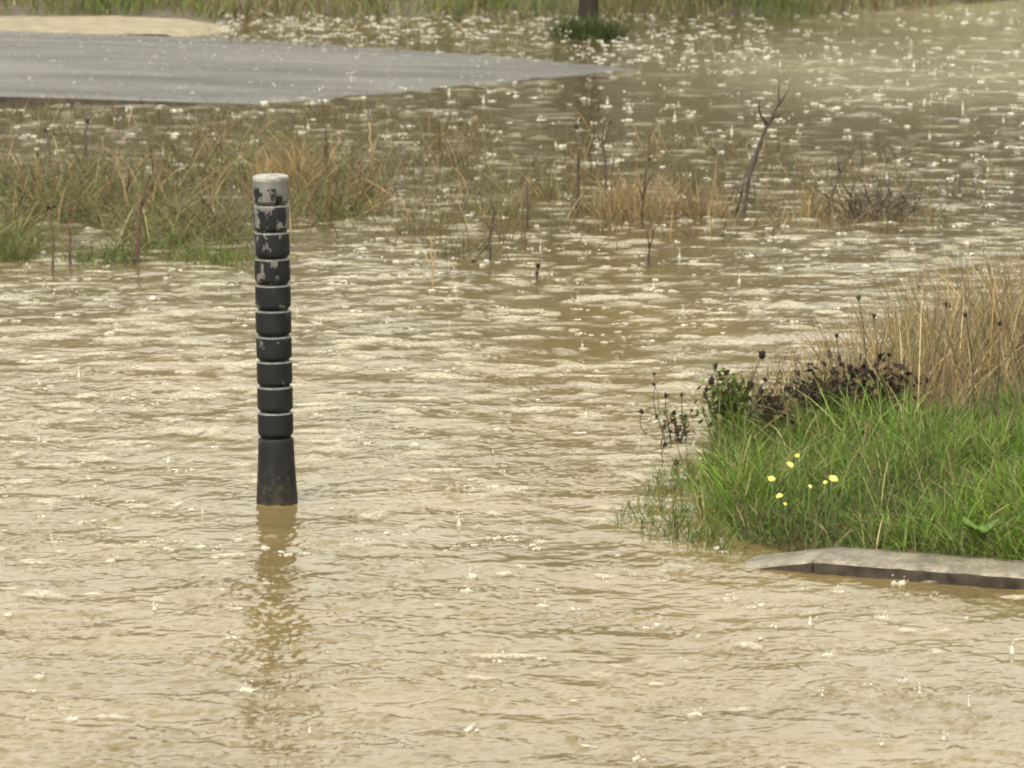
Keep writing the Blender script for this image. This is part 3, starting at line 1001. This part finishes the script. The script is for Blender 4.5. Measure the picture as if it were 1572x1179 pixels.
# ------------------------------------------------------------------ yellow flowers
def flower(px, py, spx, tilt, label):
    gz = .06
    # foot of the stem a little lower in the picture than the bloom
    foot = at(px + random.uniform(-6, 6), py + (62 if py < 755 else 40), gz)
    b = foot
    sc = FPX / b.y
    o = empty('yellow_flower', b, label, 'flower', 'yellow flowers in the bank grass')
    tip = up(px, py, b.y - .02) - b
    bm = bmesh.new()
    tube(bm, wobble((0, 0, -.03), tip, 5, .006), [.0022] * 6, 6)
    bm_obj('stem', bm, M['greenstem'], o)
    bm = bmesh.new()
    s = spx * .84 / sc / 2
    ax = Vector((tilt, -.55, .8)).normalized()
    u = ax.orthogonal().normalized(); v = ax.cross(u)
    for lay in range(2):
        for k in range(11):
            a = 2 * math.pi * (k + lay * .5) / 11
            d = u * math.cos(a) + v * math.sin(a)
            t_ = ax.cross(d)
            rr = s * (1 - .3 * lay) * random.uniform(.85, 1.1)
            lift = ax * (s * (.25 + .3 * lay))
            P = [tip, tip + d * rr * .55 + t_ * rr * .2 + lift * .6, tip + d * rr + lift, tip + d * rr * .55 - t_ * rr * .2 + lift * .6]
            bm.faces.new([bm.verts.new(q) for q in P])
    blob(bm, tip + ax * s * .12, s * .35, s * .35, s * .22, axis=ax, seg=8)
    bm_obj('bloom', bm, M['petal'], o, smooth=False)
    return o


flower(1184, 736, 17, .1, 'yellow flower leftmost in the bank grass')
flower(1212, 714, 17, .5, 'yellow flower drooping to the right, upper left of the bunch')
flower(1224, 700, 11, 0, 'small pale yellow flower highest in the grass')
flower(1243, 747, 11, .6, 'small yellow flower alone in the middle of the bunch')
flower(1267, 741, 10, -.2, 'small yellow bud beside the orange yellow flower')
flower(1279, 736, 20, .3, 'large orange yellow flower, rightmost in the bank grass')
flower(1197, 762, 14, -.3, 'yellow flower lowest of the bunch, facing left')
flower(1205, 774, 9, .4, 'tiny yellow flower right under the lowest one')

# broad-leaved weed near the kerb
b = at(1502, 838, .07)
o = empty('broadleaf_weed', b, 'bright yellowish green broad leaved weed near the kerb', 'weed')
for k in range(15):
    bm = bmesh.new()
    a = 2 * math.pi * k / 15 + random.uniform(-.2, .2)
    d = Vector((math.cos(a), math.sin(a), 0)); t_ = Vector((-d.y, d.x, 0))
    Ln = random.uniform(.04, .10); prev = None
    for i in range(6):
        s = i / 5
        c = d * (Ln * s * .7) + Vector((0, 0, .01 + Ln * (1.0 * s - .45 * s * s)))
        wd = .013 * math.sin(math.pi * min(1, .12 + .88 * s)) + .001
        r_ = [bm.verts.new(c - t_ * wd + Vector((0, 0, .004))), bm.verts.new(c), bm.verts.new(c + t_ * wd + Vector((0, 0, .004)))]
        if prev:
            bm.faces.new((prev[0], prev[1], r_[1], r_[0])); bm.faces.new((prev[1], prev[2], r_[2], r_[1]))
        prev = r_
    if k == 0:
        M['leaf'] = m_noise('fresh_leaf', (.050, .095, .010), (.080, .135, .016), 25, .45, .2, .002)
    bm_obj('leaf', bm, M['leaf'], o)

# ------------------------------------------------------------------ young tree beyond the road (the photograph cuts it above its foot)
b = at(902, 52)
o = empty('young_tree', b, 'young dark trunked tree on the far verge, cut by the top of the photo', 'tree')
bm = bmesh.new()
tr = [Vector((0, 0, -.15)), Vector((0, 0, .0)), Vector((.01, 0, .3)), Vector((.0, .02, .9)), Vector((.04, 0, 1.7)), Vector((.02, .05, 2.6)), Vector((.08, 0, 3.6))]
tube(bm, tr, [.085, .072, .064, .058, .05, .036, .012], 12)
tips = []
for k in range(16):
    z0 = 1.3 + 2.1 * k / 16
    a = k * 2.4
    s = Vector((.03, 0, z0))
    e = s + Vector((math.cos(a), math.sin(a), .75)) * (1.2 - .045 * k) * random.uniform(.7, 1.05)
    f = wobble(s, e, 4, .05)
    tube(bm, f, [.022, .018, .014, .009, .004], 6)
    tips += f[2:]
bm_obj('trunk', bm, M['bark'], o)
n = 5200
cs = np.array([tips[i] for i in rng.integers(0, len(tips), n)]) + rng.normal(0, .16, (n, 3))
d = rng.normal(0, 1, (n, 3)); d /= np.linalg.norm(d, axis=1, keepdims=True)
s_ = np.cross(d, rng.normal(0, 1, (n, 3))); s_ /= np.linalg.norm(s_, axis=1, keepdims=True)
Lf = rng.uniform(.05, .09, (n, 1))
V = np.stack([cs - d * Lf * .5, cs + s_ * Lf * .28, cs + d * Lf * .5, cs - s_ * Lf * .28], 1)
crown = link_mesh('crown', np_mesh('crown', V.reshape(-1, 3), np.arange(4 * n).reshape(n, 4), colors=np.repeat(pal(['green', 'darkgreen', 'olive'], [.4, .5, .2], n), 4, 0)), M['blade'], o, smooth=False)


def bush(px, py, wpx, h, n, size, names, wts, label, stemmat='stem'):
    b = at(px, py)
    sc = FPX / b.y
    o = empty('bush', b, label, 'bush')
    leaf_cloud('foliage', n, (0, 0, h * .55), (wpx / sc * .55, wpx / sc * .4, h * .5), size, names, wts, o)
    bm = bmesh.new()
    for k in range(9):
        a = k * .7
        tube(bm, wobble((math.cos(a) * .05, math.sin(a) * .05, -.1), (math.cos(a) * wpx / sc * .35, math.sin(a) * .15, h * .8), 4, .02), [.010, .008, .007, .005, .003], 5)
    bm_obj('stem', bm, M[stemmat], o)
    return o


PAL['rust'] = [(.085, .032, .016), (.06, .024, .012), (.11, .05, .025)]
bush(1097, 12, 78, .55, 900, .05, ['rust', 'maroon'], [.8, .3], 'rusty brown bush at the top of the far verge', 'redstem')
bush(1030, 8, 60, .45, 700, .05, ['green', 'darkgreen'], [.6, .5], 'dark green bush left of the rusty brown one')

# far wood, out of the frame above but mirrored by the dark middle water
n = 60000
xx = rng.uniform(-34, 34, n)
k = np.sin(xx * .9) + np.sin(xx * .37 + 1) + np.sin(xx * 2.1 + 2) * .5
top = 6.8 + .8 * k
zz = .2 + rng.random(n) ** .8 * (top - .2)
yy = 66 + rng.normal(0, 1.6, n) + .5 * np.cos(xx * 1.3)
cs = np.stack([xx, yy, zz + 1.5], 1)
d = rng.normal(0, 1, (n, 3)); d /= np.linalg.norm(d, axis=1, keepdims=True)
s_ = np.cross(d, rng.normal(0, 1, (n, 3))); s_ /= np.linalg.norm(s_, axis=1, keepdims=True)
Lf = rng.uniform(.25, .6, (n, 1))
V = np.stack([cs - d * Lf * .5, cs + s_ * Lf * .3, cs + d * Lf * .5, cs - s_ * Lf * .3], 1)
o = link_mesh('wood', np_mesh('wood', V.reshape(-1, 3), np.arange(4 * n).reshape(n, 4), colors=np.repeat(pal(['green', 'darkgreen', 'olive', 'brown'], [.3, .5, .5, .2], n), 4, 0)), M['blade'], smooth=False)
tag(o, 'far wood whose reflection darkens the flood water', 'wood', kind='stuff')

# ------------------------------------------------------------------ rain splashes: little crowns, jets and drops thrown up by the rain
def splash_template(kind, g):
    """torn bits of thrown-up water: 0 cone with a drop above, 1 broken crown, 2 froth clot, 3 loose drops"""
    bm = bmesh.new()
    rnd = random.Random(kind * 31 + int(g * 1000))
    if kind == 0:
        h = rnd.uniform(.018, .034)
        lathe(bm, [(.010, -.001), (.0055, .15 * h), (.0028, .45 * h), (.0018, .75 * h), (.0004, h)], 7)
        for v in bm.verts:
            v.co.x += v.co.z * rnd.uniform(-.25, .25) + rnd.uniform(-.0012, .0012); v.co.y += rnd.uniform(-.0012, .0012)
        blob(bm, (rnd.uniform(-.004, .004), 0, h * 1.25), .0028, .0028, .0032, seg=6)
    elif kind == 1:
        n = 13
        r0 = [bm.verts.new((.015 * math.cos(2 * math.pi * k / n), .015 * math.sin(2 * math.pi * k / n), -.002)) for k in range(n)]
        r1 = []
        for k in range(n):
            q = rnd.uniform(.016, .021)
            r1.append(bm.verts.new((q * math.cos(2 * math.pi * k / n), q * math.sin(2 * math.pi * k / n), rnd.uniform(.002, .009))))
        for k in range(n):
            if rnd.random() < .8:
                bm.faces.new((r0[k], r0[(k + 1) % n], r1[(k + 1) % n], r1[k]))
        for k in range(4):
            a = rnd.uniform(0, 6.28)
            blob(bm, (.022 * math.cos(a), .022 * math.sin(a), rnd.uniform(.006, .014)), .0018, .0018, .0018, seg=5)
    elif kind == 2:
        for k in range(7):
            q = rnd.uniform(.003, .0085)
            blob(bm, (rnd.gauss(0, .011), rnd.gauss(0, .009), rnd.uniform(-.001, .004)), q * 1.3, q, q * rnd.uniform(.3, .8), seg=7, rough=.25)
    else:
        for k in range(4):
            q = rnd.uniform(.0015, .0048)
            blob(bm, (rnd.gauss(0, .012), rnd.gauss(0, .012), rnd.uniform(.004, .04)), q, q, q * 1.1, seg=6)
    bmesh.ops.triangulate(bm, faces=bm.faces)
    bm.verts.index_update()
    v = np.array([x.co[:] for x in bm.verts]); f = np.array([[y.index for y in x.verts] for x in bm.faces])
    bm.free()
    return v, f


T = [[splash_template(k, j * .137) for j in range(6)] for k in range(4)]
VV, FF, off = [], [], 0
g = np.random.default_rng(17)


def add_splash(x, y, z, kind, s):
    global off
    v, f = T[kind][int(g.integers(6))]
    a = g.uniform(0, 6.28)
    c_, n_ = math.cos(a), math.sin(a)
    VV.append(np.stack([(v[:, 0] * c_ - v[:, 1] * n_) * s + x, (v[:, 0] * n_ + v[:, 1] * c_) * s + y, v[:, 2] * s * g.uniform(.7, 1.2) + z], 1))
    FF.append(f + off); off += len(v)


for (x, y) in DROPS:
    far_ = min(1.0, max(0.0, (y - 15) / 8))
    if g.random() > .05 + .22 * far_:
        continue
    if float(ground_z(x, y)) > 0.01:
        continue
    if abs(x - BP.x) < .09 and abs(y - BP.y) < .12:
        continue
    add_splash(x, y, 0, int(g.choice(4, p=[.06, .20, .46, .28])), g.uniform(.5, 1.0) * (.8 + .75 * far_))
for _ in range(330):
    px, py = g.uniform(-20, 1590), 330 + 520 * g.random() ** 1.3
    p = at(px, py)
    if float(ground_z(p.x, p.y)) > -.06 or (abs(p.x - BP.x) < .12 and abs(p.y - BP.y) < .15): continue
    for k in range(int(g.integers(1, 5))):
        add_splash(p.x + g.normal(0, .03), p.y + g.normal(0, .03), -.002, int(g.choice([1, 2, 2, 2])), g.uniform(.35, .9))
# distinct impacts on the near water: a broken crown with its spray and a ring already running out (the ring is in the water mesh)
for q in range(95):
    px, py = g.uniform(-10, 1580), 560 + 610 * g.random()
    p = at(px, py)
    if float(ground_z(p.x, p.y)) > -.06 or (abs(p.x - BP.x) < .12 and abs(p.y - BP.y) < .2): continue
    s_ = g.uniform(.6, 1.15)
    add_splash(p.x, p.y, -.001, int(g.choice([0, 1, 1, 2])), s_)
    add_splash(p.x, p.y, 0, 3, s_ * .7)
# splashes on the drowned verge beyond the road are the thickest
for _ in range(520):
    px, py = g.uniform(330, 1180), g.uniform(28, 100)
    if py > 60 and px < 860: py = g.uniform(30, 75)
    p = at(px, py)
    if float(ground_z(p.x, p.y)) > .04: continue
    add_splash(p.x, p.y, g.uniform(0, .04), int(g.choice([2, 2, 3])), g.uniform(.7, 1.5))
for _ in range(620):
    x = g.uniform(-3.2, .4); y = RC + g.uniform(-2.5, 2.5)
    z = float(road_z(np.array(x), np.array(y)))
    if z > .002: add_splash(x, y, z, int(g.choice([2, 3])), g.uniform(.25, .6))
o = link_mesh('rain_splash', np_mesh('rain_splash', np.concatenate(VV), None, np.concatenate(FF)), M['splash'])
tag(o, 'white splashes thrown up by heavy rain on the flood water', 'splash', kind='stuff')


# ------------------------------------------------------------------ rain froth: thin rafts of bubbles where drops have just broken the surface
def m_froth():
    m, t, b = mat_new('rain_froth')
    b.inputs['Base Color'].default_value = (.49, .445, .335, 1)
    b.inputs['Roughness'].default_value = 0.35
    a = t.nodes.new('ShaderNodeAttribute'); a.attribute_name = 'tint'
    n = noise_node(t, 70, 4, 0.7)
    r = ramp(t, n.outputs['Fac'], [(0.34, (.18, .18, .18)), (0.60, (1, 1, 1))])
    mu = t.nodes.new('ShaderNodeMath'); mu.operation = 'MULTIPLY'
    t.links.new(a.outputs['Fac'], mu.inputs[0]); t.links.new(r.outputs[0], mu.inputs[1])
    tr = t.nodes.new('ShaderNodeBsdfTransparent')
    mx = t.nodes.new('ShaderNodeMixShader')
    t.links.new(mu.outputs[0], mx.inputs[0])
    t.links.new(tr.outputs[0], mx.inputs[1]); t.links.new(b.outputs[0], mx.inputs[2])
    t.links.new(mx.outputs[0], t.nodes['Material Output'].inputs['Surface'])
    bump(t, b, n.outputs['Fac'], 0.8, 0.006)
    return m


VV, FF, CC, off = [], [], [], 0
N = 14
g = np.random.default_rng(41)


def raft(x, y, r, a):
    global off
    el = g.uniform(.7, 1.5)
    ph = g.uniform(0, 6.28, 3)
    th = 2 * math.pi * np.arange(N) / N
    w_ = 1 + .25 * np.sin(2 * th + ph[0]) + .18 * np.sin(3 * th + ph[1]) + .12 * np.sin(5 * th + ph[2])
    v = [np.array([[x, y, .0075]])]; c = [np.array([a])]
    for q, z, al in ((.45, .0068, a), (.8, .0045, a * .62), (1.0, .0008, 0.0)):
        v.append(np.stack([x + r * el * q * w_ * np.cos(th), y + r / el * q * w_ * np.sin(th), np.full(N, z)], 1))
        c.append(np.full(N, al))
    f = [[0, 1 + k, 1 + (k + 1) % N] for k in range(N)]
    for q in (0, 1):
        o1, o2 = 1 + q * N, 1 + (q + 1) * N
        for k in range(N):
            k2 = (k + 1) % N
            f += [[o1 + k, o2 + k, o2 + k2], [o1 + k, o2 + k2, o1 + k2]]
    VV.append(np.concatenate(v)); CC.append(np.concatenate(c)); FF.append(np.array(f) + off)
    off += 1 + 3 * N


for _ in range(4000):
    y = 11 + 26 * g.random() ** .9
    x = (g.random() * 2 - 1) * (.11 * y + .2)
    if float(ground_z(x, y)) > -.01 or (abs(x - BP.x) < .14 and abs(y - BP.y) < .16):
        continue
    mid = smooth01((y - 13.0) / 2.5)
    if g.random() > .16 + .84 * float(mid): continue
    if y > 26 and x > .3 and g.random() < .6: continue
    raft(x, y, (.55 + .45 * float(mid)) * g.uniform(.018, .085) * (1 if g.random() < .85 else 1.4), g.uniform(.28, .92) * (1 - .55 * float(smooth01((y - 18) / 8))))
me = np_mesh('rain_froth', np.concatenate(VV), None, np.concatenate(FF), colors=np.repeat(np.concatenate(CC)[:, None], 3, 1))
o = link_mesh('rain_froth', me, m_froth())
tag(o, 'pale froth flecks left by raindrops on the flood water', 'froth', kind='stuff')

# ------------------------------------------------------------------ thin rain mist
bm = bmesh.new()
bmesh.ops.create_cube(bm, size=1)
bmesh.ops.scale(bm, vec=(90, 92, 17.0), verts=bm.verts)
bmesh.ops.translate(bm, vec=(0, 34, 7.0), verts=bm.verts)
hz = bpy.data.materials.new('rain_haze'); hz.use_nodes = True
t = hz.node_tree
t.nodes.remove(t.nodes['Principled BSDF'])
pv = t.nodes.new('ShaderNodeVolumePrincipled')
pv.inputs['Color'].default_value = (.95, .93, .86, 1)
pv.inputs['Density'].default_value = 0.0004
pv.inputs['Anisotropy'].default_value = 0.2
t.links.new(pv.outputs[0], t.nodes['Material Output'].inputs['Volume'])
tag(bm_obj('haze', bm, hz, smooth=False), kind='stuff')
